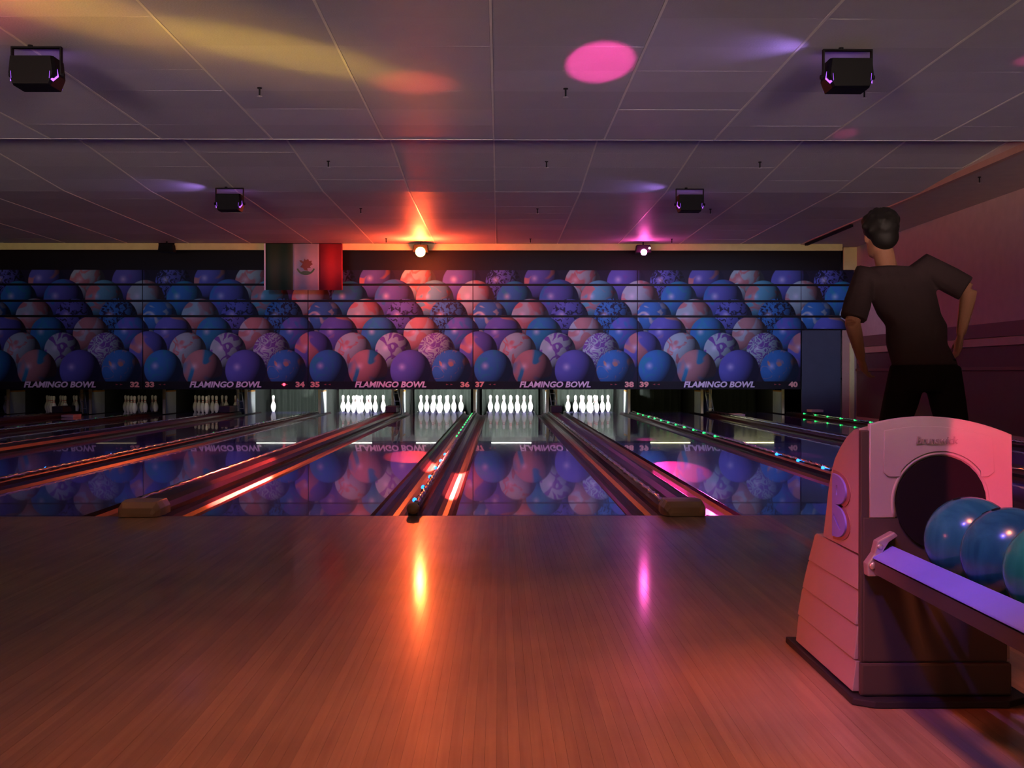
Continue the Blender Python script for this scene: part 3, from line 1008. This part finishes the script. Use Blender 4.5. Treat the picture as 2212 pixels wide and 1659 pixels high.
# beams of the party lamps (coloured spots on the lanes)
PL = (pxx, FAS - 0.60, CEIL - 0.25)
OL = (ox, FAS - 0.60, CEIL - 0.25)
for tx, ty, en, dg in ((1.62, 10.4, 70000, 2.9), (1.50, 8.6, 18000, 1.8), (0.75, 14.2, 17500, 1.5), (2.9, 17.3, 9000, 2.2), (4.2, 17.0, 9000, 2.4), (4.9, 15.6, 9000, 2.2),
                       (3.1, 15.0, 9000, 2.0), (5.9, 20.0, 7500, 2.2), (1.95, 15.2, 9000, 2.0), (2.25, 12.8, 8000, 1.0), (3.3, 12.3, 8000, 1.6)):
    spot('pink_beam', PL, (tx, ty, 0.0), (1.0, 0.04, 0.30), en, dg, 0.35, 0.01)
for tx, ty, en, dg in ((-0.95, 12.2, 21000, 3.2), (-3.4, 12.3, 11000, 3.6), (-3.2, 15.6, 8000, 2.2), (-0.34, 10.2, 18000, 3.0), (-2.2, 9.5, 7500, 3.0), (-1.6, 17.5, 6500, 2.4)):
    spot('red_beam', OL, (tx, ty, 0.0), (1.0, 0.05, 0.04), en, dg, 0.4, 0.01)

# effect projector behind the bowlers: colour patches on ceiling, floor and the ball return
spot('effect_pink_ceiling', (0.7, -0.6, 0.5), (0.84, 9.5, CEIL), (1.0, 0.05, 0.42), 26000, 3.4, 0.4, 0.02, (1, 0.62, 1))
spot('effect_red_ceiling', (-0.4, -0.6, 0.5), (-0.75, 10.2, CEIL), (1.0, 0.08, 0.05), 11000, 4.6, 0.9, 0.02, (1, 0.30, 1))
spot('effect_yellow_ceiling', (-3.8, -1.0, 0.6), (-1.75, 9.2, CEIL), (1.0, 0.62, 0.05), 8500, 10.0, 1.0, 0.02, (1, 0.24, 1), -16)
spot('effect_yellow_ceiling', (-4.0, -1.0, 0.6), (-3.0, 8.2, CEIL), (1.0, 0.50, 0.05), 5500, 11.0, 1.0, 0.02, (1, 0.3, 1), -20)
spot('effect_amber_ceiling', (-3.8, -1.0, 0.6), (-2.2, 8.9, CEIL), (1.0, 0.50, 0.08), 3000, 20.0, 1.0, 0.02, (1, 0.3, 1), -18)
spot('effect_crimson_ceiling', (-4.0, -1.0, 0.6), (-4.0, 7.6, CEIL), (1.0, 0.08, 0.12), 7000, 14.0, 1.0, 0.02, (1, 0.4, 1))
for tx, ty in ((3.72, 12.3), (4.35, 9.4)):
    spot('effect_pink_fleck', (2.2, -1.0, 0.6), (tx, ty, CEIL), (1.0, 0.06, 0.30), 7000, 1.4, 0.8, 0.02, (1, 0.4, 1))
spot('effect_pink_return', (1.0, -2.2, 1.9), (1.30, 3.05, 0.60), (1.0, 0.05, 0.13), 1500, 4.4, 0.25, 0.01, (0.55, 1.6, 1))
spot('effect_red_side', (-3.0, 2.7, 1.3), (0.96, 3.3, 0.30), (1.0, 0.11, 0.08), 330, 18, 0.8, 0.1)

# ------------------------------------------------------------------ flag hanging in the gap of the fascia
fy = FAS - 0.03
t = thing('flag', 'green white and red flag with a central crest hanging from the ceiling edge', 'flag', (0, fy, 0))


def cloth(x0, x1, z0, z1, m):
    mb = MB()
    n = 14
    pts = [(x0 + (x1 - x0) * i / n) for i in range(n + 1)]
    f = lambda x: 0.010 * math.sin(x * 17.0)
    mb.loft([[(x, f(x), z0), (x, f(x), z1), (x, f(x) + 0.003, z1), (x, f(x) + 0.003, z0)] for x in pts])
    return mb.build('stripe', m, t, True)


zt_, zb_ = CEIL - 0.012, CAM_H + (806 - 627) * fy / F_PX
fx = [px2x(p, fy) for p in (576, 634, 690, 741)]
for (a, b, m) in ((fx[0], fx[1], 'flag_green'), (fx[1], fx[2], 'flag_white'), (fx[2], fx[3], 'flag_red')):
    cloth(a, b, zb_, zt_, m)
MB().box(fx[0] - 0.035, fx[0] - 0.005, -0.005, 0.005, zb_, zt_).build('hem', 'sign_text', t)
ecx, ecz = (fx[1] + fx[2]) / 2, CAM_H + (806 - 577) * fy / F_PX
rot = lambda x, y, z: (ecx + x, -0.018 - z, ecz + y)
eagle = [(-.05, .10), (-.09, .13), (-.13, .12), (-.10, .09), (-.06, .06), (-.11, -.01), (-.06, -.02), (-.02, -.07), (.04, -.08), (.03, -.03), (.10, -.02), (.08, .01), (.14, .05), (.11, .08),
         (.12, .12), (.07, .11), (.05, .15), (.00, .13), (-.02, .16)]
obj('crest', plate([eagle], 0.004, 'emblem_brown', 'crest', rot), t)
wreath = [(0.185 * math.cos(a), 0.165 * math.sin(a)) for a in [R(195 + 150 * i / 20) for i in range(21)]] + \
         [(0.155 * math.cos(a), 0.125 * math.sin(a)) for a in [R(345 - 150 * i / 20) for i in range(21)]]
obj('crest_wreath', plate([wreath], 0.004, 'emblem_green', 'crest_wreath', rot), t)
obj('crest_base', plate([[(-.07, -.13), (.07, -.13), (.09, -.10), (.04, -.085), (-.04, -.085), (-.09, -.10)]], 0.004, 'emblem_green', 'crest_base', rot), t)

# ------------------------------------------------------------------ ball return in the foreground
BX0, BX1, BY = 0.965, 1.36, 3.05
br = thing('ball_return', 'silver ball return hood with a round opening and white rail glowing violet', 'ball return', ((BX0 + BX1) / 2, 3.3, 0))
bi = Matrix.Translation(Vector(br.location)).inverted()


def bp(o):          # parent a world-space mesh under the ball return
    o.parent = br
    o.matrix_parent_inverse = bi
    return o


# upper hood: side profile in (y, z)
prof = [(BY + 0.012, 0.395), (BY + 0.012, 0.728), (BY + 0.06, 0.722), (3.17, 0.70), (3.235, 0.665), (3.285, 0.63), (3.318, 0.59), (3.345, 0.54), (3.375, 0.46), (3.40, 0.395)]
lay = []


def arc_top(x):
    return -0.030 + 0.038 - 0.037 * ((x - 1.135) / 0.2) ** 2


nx = 14
rings = []
for i in range(nx + 1):
    x = BX0 + (BX1 - BX0) * i / nx
    rings.append([(x, y, z + (arc_top(x) + 0.03 - 0.008 if z > 0.5 else 0)) for y, z in prof])
bp(MB().loft(rings).build('hood', 'hood_side'))
# lower skirt boards: four overlapping clapboards, each a little prouder
for k, (z1, z0, yb1, yb0) in enumerate(((0.388, 0.30, 3.50, 3.545), (0.297, 0.205, 3.56, 3.60), (0.202, 0.112, 3.615, 3.64), (0.109, 0.026, 3.645, 3.645))):
    xo = BX0 - 0.006 - 0.004 * k
    xi = BX1 + 0.006 + 0.004 * k
    pr = [(BY + 0.01, z0), (BY + 0.004, z1), (yb1 - 0.02, z1 + 0.004), (yb1, z1 - 0.004), (yb0, z0)]
    b = MB().loft([[(xo + 0.008, y, z) if z > z0 + 0.02 else (xo, y, z) for y, z in pr], [(xi - 0.008, y, z) if z > z0 + 0.02 else (xi, y, z) for y, z in pr]])
    bp(b.build('side_board', 'hood_side', bevel=0.003))
# dark recessed lower front, base plinth and rubber skirt
bp(MB().box(BX0 + 0.004, BX1 - 0.004, BY - 0.012, BY + 0.002, 0.110, 0.496).build('lower_front', 'hood_dark', bevel=0.004))
bp(MB().box(BX0 - 0.004, BX1 + 0.004, BY - 0.022, BY + 0.003, 0.022, 0.108).build('plinth', 'hood_dark', bevel=0.006))
ski = [(BX0 - 0.03, BY - 0.03), (BX0 + 0.02, BY - 0.065), (BX1 - 0.02, BY - 0.065), (BX1 + 0.05, BY - 0.02), (BX1 + 0.05, 3.68), (BX0 - 0.03, 3.73)]
bp(MB().loft([[(x, y, 0.0012) for x, y in ski], [(x * 0.997 + 0.004, y, 0.02) for x, y in ski]]).build('floor_skirt', 'skirt', bevel=0.004))
# front panel with opening
pc = (1.174, 0.535)
top = []
for i in range(17):
    x = BX0 + 0.023 + (BX1 - BX0 - 0.021) * i / 16
    top.append((x, 0.722 + arc_top(x) + 0.03 + 0.002))
arch_r = 0.124
op = []
a0, a1 = R(-16), R(196)
outer = [(BX0 + 0.023, 0.498)] + top + [(BX1 + 0.006, 0.498)]
op = [(pc[0] + arch_r * math.cos(a), pc[1] + arch_r * 1.03 * math.sin(a)) for a in [a0 + (a1 - a0) * i / 36 for i in range(37)]]
loop = [(BX0 + 0.023, 0.498)] + top + [(BX1 + 0.006, 0.498)] + [(pc[0] + arch_r * 0.98, 0.498)] + op + [(pc[0] - arch_r * 0.98, 0.498)]
front = lambda x, y, z: (x, BY - 0.004 - z, y)
fp = bp(obj('front_panel', plate([loop], 0.014, 'silver', 'front_panel', front, 0.003)))
# raised tablet on the panel and opening rim
tab = []
for i in range(13):
    x = 1.025 + 0.285 * i / 12
    tab.append((x, 0.700 + arc_top(x) + 0.03))
rim_r = arch_r + 0.012
ta = [R(38 + (142 - 38) * i / 16) for i in range(17)]
tab = tab + [(1.316, 0.618), (1.300, 0.606), (pc[0] + rim_r * math.cos(ta[0]), 0.606)] + [(pc[0] + rim_r * math.cos(a), pc[1] + rim_r * 1.02 * math.sin(a)) for a in ta] + \
      [(pc[0] + rim_r * math.cos(ta[-1]), 0.606), (1.035, 0.606), (1.022, 0.618)]
tabl = obj('tablet', plate([tab], 0.004, 'silver', 'tablet', lambda x, y, z: (x, BY - 0.015 - z, y), 0.0012), fp)
br_txt = text_mesh('Brunswick', 0.05, 0.0025, 'letter', shear=0.12, bold=0.0006, width=0.112, height=0.020)
obj('lettering', br_txt, fp, (1.163, BY - 0.0195, 0.702))
rim = MB()
rings = []
for i in range(37):
    a = a0 + (a1 - a0) * i / 36
    ring = []
    for k in range(8):
        b_ = 2 * math.pi * k / 8
        rr = arch_r + 0.004 + 0.0055 * math.cos(b_)
        ring.append((pc[0] + rr * math.cos(a), BY - 0.011 + 0.0055 * math.sin(b_), pc[1] + rr * 1.03 * math.sin(a)))
    rings.append(ring)
obj('opening_rim', rim.loft(rings).mesh('opening_rim', 'silver', True), fp)
# thin dark disc painting the shade inside the opening
tn = MB()
n = 28
ring0 = [(pc[0] + (arch_r - 0.003) * math.cos(2 * math.pi * k / n), pc[1] + (arch_r - 0.003) * 1.03 * math.sin(2 * math.pi * k / n)) for k in range(n)]
tn.loft([[(x, BY - 0.0195, z) for x, z in ring0], [(x, BY - 0.0165, z) for x, z in ring0]])
bp(tn.build('opening', 'dark'))
# left front corner post
bp(MB().box(BX0 - 0.003, BX0 + 0.021, BY - 0.010, BY + 0.01, 0.11, 0.728).build('corner_post', 'hood_dark', bevel=0.004))


# the two lilac D shapes of the side emblem with their recess
def dshape(yc, zc, hy, hz, n=16):
    return [(yc + hy, zc - hz)] + [(yc + hy - 2 * hy * math.cos(a) ** 0.8 if math.cos(a) > 0 else yc + hy, zc + hz * math.sin(a)) for a in [R(-88 + 176 * i / n) for i in range(n + 1)]] + [(yc + hy, zc + hz)]


side = lambda off: (lambda y, z, d: (BX0 - off - d, y, z))
em = None
for zc, hz in ((0.549, 0.043), (0.460, 0.046)):
    rec = dshape(3.213, zc, 0.080, hz + 0.010)
    bp(obj('emblem_recess', plate([rec], 0.003, 'logo_recess', 'emblem_recess', side(0.001), 0.0)))
    d1 = dshape(3.222, zc, 0.062, hz)
    if zc > 0.5:
        hole = [(3.235, zc - 0.016), (3.248, zc - 0.016), (3.248, zc + 0.014), (3.235, zc + 0.014)]
    else:
        hole = [(3.20, zc - 0.018), (3.212, zc - 0.022), (3.27, zc + 0.008), (3.27, zc + 0.020)]
    bp(obj('emblem', plate([d1, hole], 0.006, 'logo', 'emblem', side(0.004), 0.001)))

# rack: guard rail tinted violet, far rail, track rods, bracket, rear support
RY0, RY1 = 1.15, BY - 0.022


def rail(xs):
    inn = MB()
    inn.prism_y([(xs * 0.105 + 1.15, 0.421), (xs * 0.112 + 1.15, 0.424), (xs * 0.166 + 1.15, 0.397), (xs * 0.168 + 1.15, 0.393), (xs * 0.155 + 1.15, 0.388), (xs * 0.105 + 1.15, 0.412)], RY0, RY1)
    r_ = bp(inn.build('guard_rail', 'rail', bevel=0.0015))
    un = MB()
    un.prism_y([(xs * 0.110 + 1.15, 0.408), (xs * 0.155 + 1.15, 0.3865), (xs * 0.166 + 1.15, 0.389), (xs * 0.163 + 1.15, 0.352), (xs * 0.11 + 1.15, 0.352)], RY0, RY1)
    bp(un.build('rail_channel', 'rail_dark'))


rail(-1)
rail(1)
for s in (-0.05, 0.05):
    bp(MB().tube([(1.15 + s, RY0, 0.361), (1.15 + s, RY1, 0.361)], 0.0118, 10).build('track_rod', 'black_metal', smooth=True))
for yy in (1.3, 2.0, 2.8):
    bp(MB().box(1.04, 1.26, yy - 0.015, yy + 0.015, 0.334, 0.3485).build('cross_bar', 'rail_dark'))
bp(MB().loft([[(1.05, 1.22, 0.0), (1.25, 1.22, 0.0), (1.25, 1.42, 0.0), (1.05, 1.42, 0.0)], [(1.10, 1.27, 0.333), (1.20, 1.27, 0.333), (1.20, 1.37, 0.333), (1.10, 1.37, 0.333)]]).build('rear_support', 'hood_side', bevel=0.01))
# bracket that ties the near rail to the hood
bk = MB()
bprof = [(BX0 + 0.005, 0.345), (BX0 + 0.035, 0.345), (BX0 + 0.048, 0.385), (BX0 + 0.042, 0.405), (BX0 + 0.06, 0.435), (BX0 + 0.085, 0.452), (BX0 + 0.075, 0.462), (BX0 + 0.03, 0.437), (BX0 + 0.022, 0.405), (BX0 + 0.003, 0.378)]
bk.loft([[(x, BY - 0.050, z) for x, z in bprof], [(x, BY - 0.0125, z) for x, z in bprof]])
bko = bp(bk.build('bracket', 'bracket', bevel=0.004))
obj('bolt', MB().ico((BX0 + 0.018, BY - 0.052, 0.374), 0.011, 2, (1, 0.6, 1)).mesh('bolt', 'metal', True), bko)
obj('bolt', MB().ico((BX0 + 0.036, BY - 0.052, 0.424), 0.008, 2, (1, 0.6, 1)).mesh('bolt', 'metal', True), bko)

# the balls on the rack
BR = 0.1083


def bowling_ball(x, y, z, m, label):
    b = MB().ico((0, 0, 0), BR, 4).build('bowling_ball', m, None, True, loc=(x, y, z))
    tag(b, label, 'ball', 'balls on the return rack')
    for dx, dy in ((-0.012, 0.02), (0.014, 0.022), (0.0, -0.022)):
        v = Vector((dx - 0.03, dy + 0.03, 0.1)).normalized() * (BR + 0.0002)
        h = MB().lathe([(0.010, -0.002), (0.010, 0.0008)], 12).build('finger_hole', 'dark', b, loc=v)
        h.rotation_euler = v.to_track_quat('Z', 'Y').to_euler()
    return b


zb = 0.361 + math.sqrt((BR + 0.0118) ** 2 - 0.05 ** 2)
bowling_ball(1.15, 2.78, zb, 'ball_blue', 'blue swirl bowling ball at the mouth of the ball return')
bowling_ball(1.15, 2.56, zb, 'ball_blue2', 'dark blue bowling ball between the blue swirl and the green ball')
bowling_ball(1.15, 2.34, zb, 'ball_green', 'green bowling ball on the return rack')

# ------------------------------------------------------------------ the bowler seen from behind
PX, PYY = 2.20, 6.22
person = thing('person', 'bowler in a dark shirt and black trousers seen from behind with arms held out', 'person', (PX, PYY, 0))


def ell(c, rx, ry, n=18):
    return [(c[0] + rx * math.cos(2 * math.pi * k / n), c[1] + ry * math.sin(2 * math.pi * k / n), c[2]) for k in range(n)]


def voxel(mb, material, vox, it=6):
    me = bpy.data.meshes.new('part')
    me.from_pydata(mb.v, [], mb.f)
    bm = bmesh.new(); bm.from_mesh(me)
    bmesh.ops.recalc_face_normals(bm, faces=bm.faces)
    bm.to_mesh(me); bm.free()
    o = bpy.data.objects.new('part', me)
    C.objects.link(o)
    r = o.modifiers.new('r', 'REMESH'); r.mode = 'VOXEL'; r.voxel_size = vox
    s_ = o.modifiers.new('s', 'SMOOTH'); s_.iterations = it; s_.factor = 0.5
    return evaluated(o, 'part', material, True)


# local coordinates; +y is the way the bowler faces (down the lane)
hip = Vector((0.12, 0.0, 0.90)); waist = Vector((0.075, 0.01, 1.08)); chest = Vector((0.0, 0.03, 1.32)); neck = Vector((-0.085, 0.05, 1.50)); head = Vector((-0.11, 0.065, 1.64))
shl, shr = Vector((-0.205, 0.03, 1.40)), Vector((0.135, 0.02, 1.455))
ell_, elr = Vector((-0.285, -0.02, 1.155)), Vector((0.335, -0.06, 1.325))
wrl, wrr = Vector((-0.20, 0.10, 0.965)), Vector((0.305, -0.02, 1.09))
hpl, hpr = hip + Vector((-0.09, 0, -0.02)), hip + Vector((0.09, 0, -0.02))
knl, knr = Vector((-0.02, 0.16, 0.50)), Vector((0.27, -0.06, 0.49))
anl, anr = Vector((-0.02, 0.10, 0.085)), Vector((0.30, -0.30, 0.10))


def hand(mb, wr, d, side):
    d = d.normalized()
    u = Vector((0, 1, 0)) - d * d.dot(Vector((0, 1, 0))); u.normalize()
    nrm = d.cross(u).normalized()
    p1 = wr + d * 0.09
    mb.tube([wr - d * 0.02, wr + d * 0.02, wr + d * 0.06, p1], [0.026, 0.034, 0.041, 0.036], 12, 0.48, nrm)
    for i, (o_, ln) in enumerate(((-0.030, 0.062), (-0.010, 0.078), (0.010, 0.082), (0.030, 0.072))):
        b0 = p1 + u * o_ - d * 0.012
        b1 = b0 + d * ln * 0.5 + nrm * side * 0.006
        b2 = b1 + d * ln * 0.30 + nrm * side * 0.018
        b3 = b2 + d * ln * 0.14 + nrm * side * 0.020
        mb.tube([b0, b1, b2, b3], [0.0100, 0.0092, 0.0085, 0.0065], 8)
    t0 = wr + d * 0.03 + u * 0.026
    mb.tube([t0, t0 + u * 0.026 + d * 0.028, t0 + u * 0.036 + d * 0.06 + nrm * side * 0.008], [0.0125, 0.0115, 0.008], 8)


bd = MB()
bd.loft([ell(hip + Vector((0, 0, -0.08)), .15, .10), ell(hip, .16, .11), ell(waist, .135, .095), ell((waist + chest) / 2, .145, .10), ell(chest, .165, .11), ell(chest + Vector((-.03, .005, .09)), .15, .09), ell(neck + Vector((0.005, 0, -0.06)), .075, .065)])
bd.tube([neck + Vector((0.02, -0.01, -0.10)), neck, neck + (head - neck) * 0.6], [.062, .056, .056], 14)
for sh, el, wr, s in ((shl, ell_, wrl, 1), (shr, elr, wrr, -1)):
    bd.tube([chest + (sh - chest) * 0.6, sh, sh + (el - sh) * 0.5, el], [.06, .058, .048, .040], 12)
    bd.tube([el - (wr - el) * 0.03, el, el + (wr - el) * 0.3, wr], [.038, .042, .041, .026], 12)
    hand(bd, wr, wr - el, s)
for hp_, kn, an in ((hpl, knl, anl), (hpr, knr, anr)):
    bd.tube([hp_, hp_ + (kn - hp_) * 0.4, kn], [.088, .078, .055], 14)
    bd.tube([kn, kn + (an - kn) * 0.3, an], [.054, .057, .036], 14)
    bd.tube([an + Vector((0, -0.04, -0.045)), an + Vector((0, 0.05, -0.05)), an + Vector((0, 0.15, -0.06))], [.032, .036, .024], 10, 0.8)
# head with face (looking down the lane)
hd = []
for z, rx, ry, oy in ((-.125, .030, .030, .035), (-.112, .048, .055, .030), (-.08, .060, .080, .012), (-.03, .070, .092, .002), (.02, .075, .098, -.004), (.065, .072, .094, -.006), (.10, .055, .072, -.008), (.118, .025, .035, -.008)):
    hd.append(ell(head + Vector((0, oy, z)), rx, ry))
bd.loft(hd)
bd.loft([ell(head + Vector((0, .100, -.045)), .016, .014, 10), ell(head + Vector((0, .098, -.02)), .012, .014, 10), ell(head + Vector((0, .090, .015)), .008, .012, 10)])
bd.ico(head + Vector((0, .088, -.075)), 0.020, 2, (1.2, 0.6, 0.45))
for s in (-1, 1):
    bd.ico(head + Vector((s * .077, -.004, -.015)), 0.020, 2, (0.45, 0.9, 1.6))
    bd.ico(head + Vector((s * .030, .084, .022)), 0.016, 2, (1.3, 0.6, 0.5))
obj('body', voxel(bd, 'skin', 0.0065, 4), person)
for s in (-1, 1):
    MB().ico((0, 0, 0), 0.010, 2, (1.1, 0.6, 0.7)).build('eye', 'dark', person, True, loc=head + Vector((s * .030, .094, .004)))
# hair: thick cap over crown and nape
hr = MB()
hr.ico(head + Vector((0.0, -0.022, 0.042)), 0.098, 3, (1.0, 1.06, 0.98))
hr.ico(head + Vector((0.01, -0.055, -0.015)), 0.075, 3, (1.02, 0.8, 1.0))
rr = random.Random(3)
for k in range(70):
    a, b = rr.uniform(0, 2 * math.pi), rr.uniform(-0.3, 1.4)
    v = Vector((math.cos(a) * math.cos(b), math.sin(a) * math.cos(b), math.sin(b)))
    if v.y > 0.55 and v.z < 0.5:
        continue
    hr.ico(head + Vector((0, -0.022, 0.038)) + v * 0.092, rr.uniform(0.016, 0.028), 1)
obj('hair', voxel(hr, 'hair', 0.008, 2), person)
# shirt
sh_ = MB()
sh_.loft([ell(hip + Vector((0, 0, 0.02)), .178, .128), ell(waist + Vector((0, 0, -0.04)), .165, .12), ell(waist + Vector((0, 0, 0.06)), .165, .12), ell((waist + chest) / 2, .172, .122), ell(chest, .185, .125),
          ell(chest + Vector((-.03, .005, .08)), .168, .108), ell(chest + Vector((-.055, .01, .14)), .12, .085), ell(neck + Vector((0.01, 0, -0.035)), .075, .068)])
for sh, el in ((shl, ell_), (shr, elr)):
    sh_.tube([chest + (sh - chest) * 0.4, sh, sh + (el - sh) * 0.55, sh + (el - sh) * 0.92], [.085, .080, .074, .072], 14)
obj('shirt', voxel(sh_, 'shirt', 0.009, 6), person)
tr = MB()
tr.loft([ell(hip + Vector((0, 0, -0.12)), .150, .112), ell(hip + Vector((0, 0, -0.02)), .172, .122), ell(hip + Vector((0, 0, 0.06)), .165, .118)])
for hp_, kn, an in ((hpl, knl, anl), (hpr, knr, anr)):
    tr.tube([hp_ + Vector((0, 0, 0.02)), hp_ + (kn - hp_) * 0.4, kn, kn + (an - kn) * 0.5, an + Vector((0, 0, 0.02))], [.102, .096, .078, .072, .066], 14)
obj('trousers', voxel(tr, 'trouser', 0.009, 5), person)
for an in (anl, anr):
    zf = an.z - 0.085
    m_ = MB()
    m_.loft([ell(an + Vector((0, 0.05, -0.084 - zf)), .048, .145), ell(an + Vector((0, 0.05, -0.06 - zf)), .050, .148), ell(an + Vector((0, 0.03, -0.03 - zf)), .044, .11), ell(an + Vector((0, -0.01, 0.02 - zf)), .042, .055)])
    so = m_.build('shoe', 'shoe', person, True)
    so.location.z = 0.0005
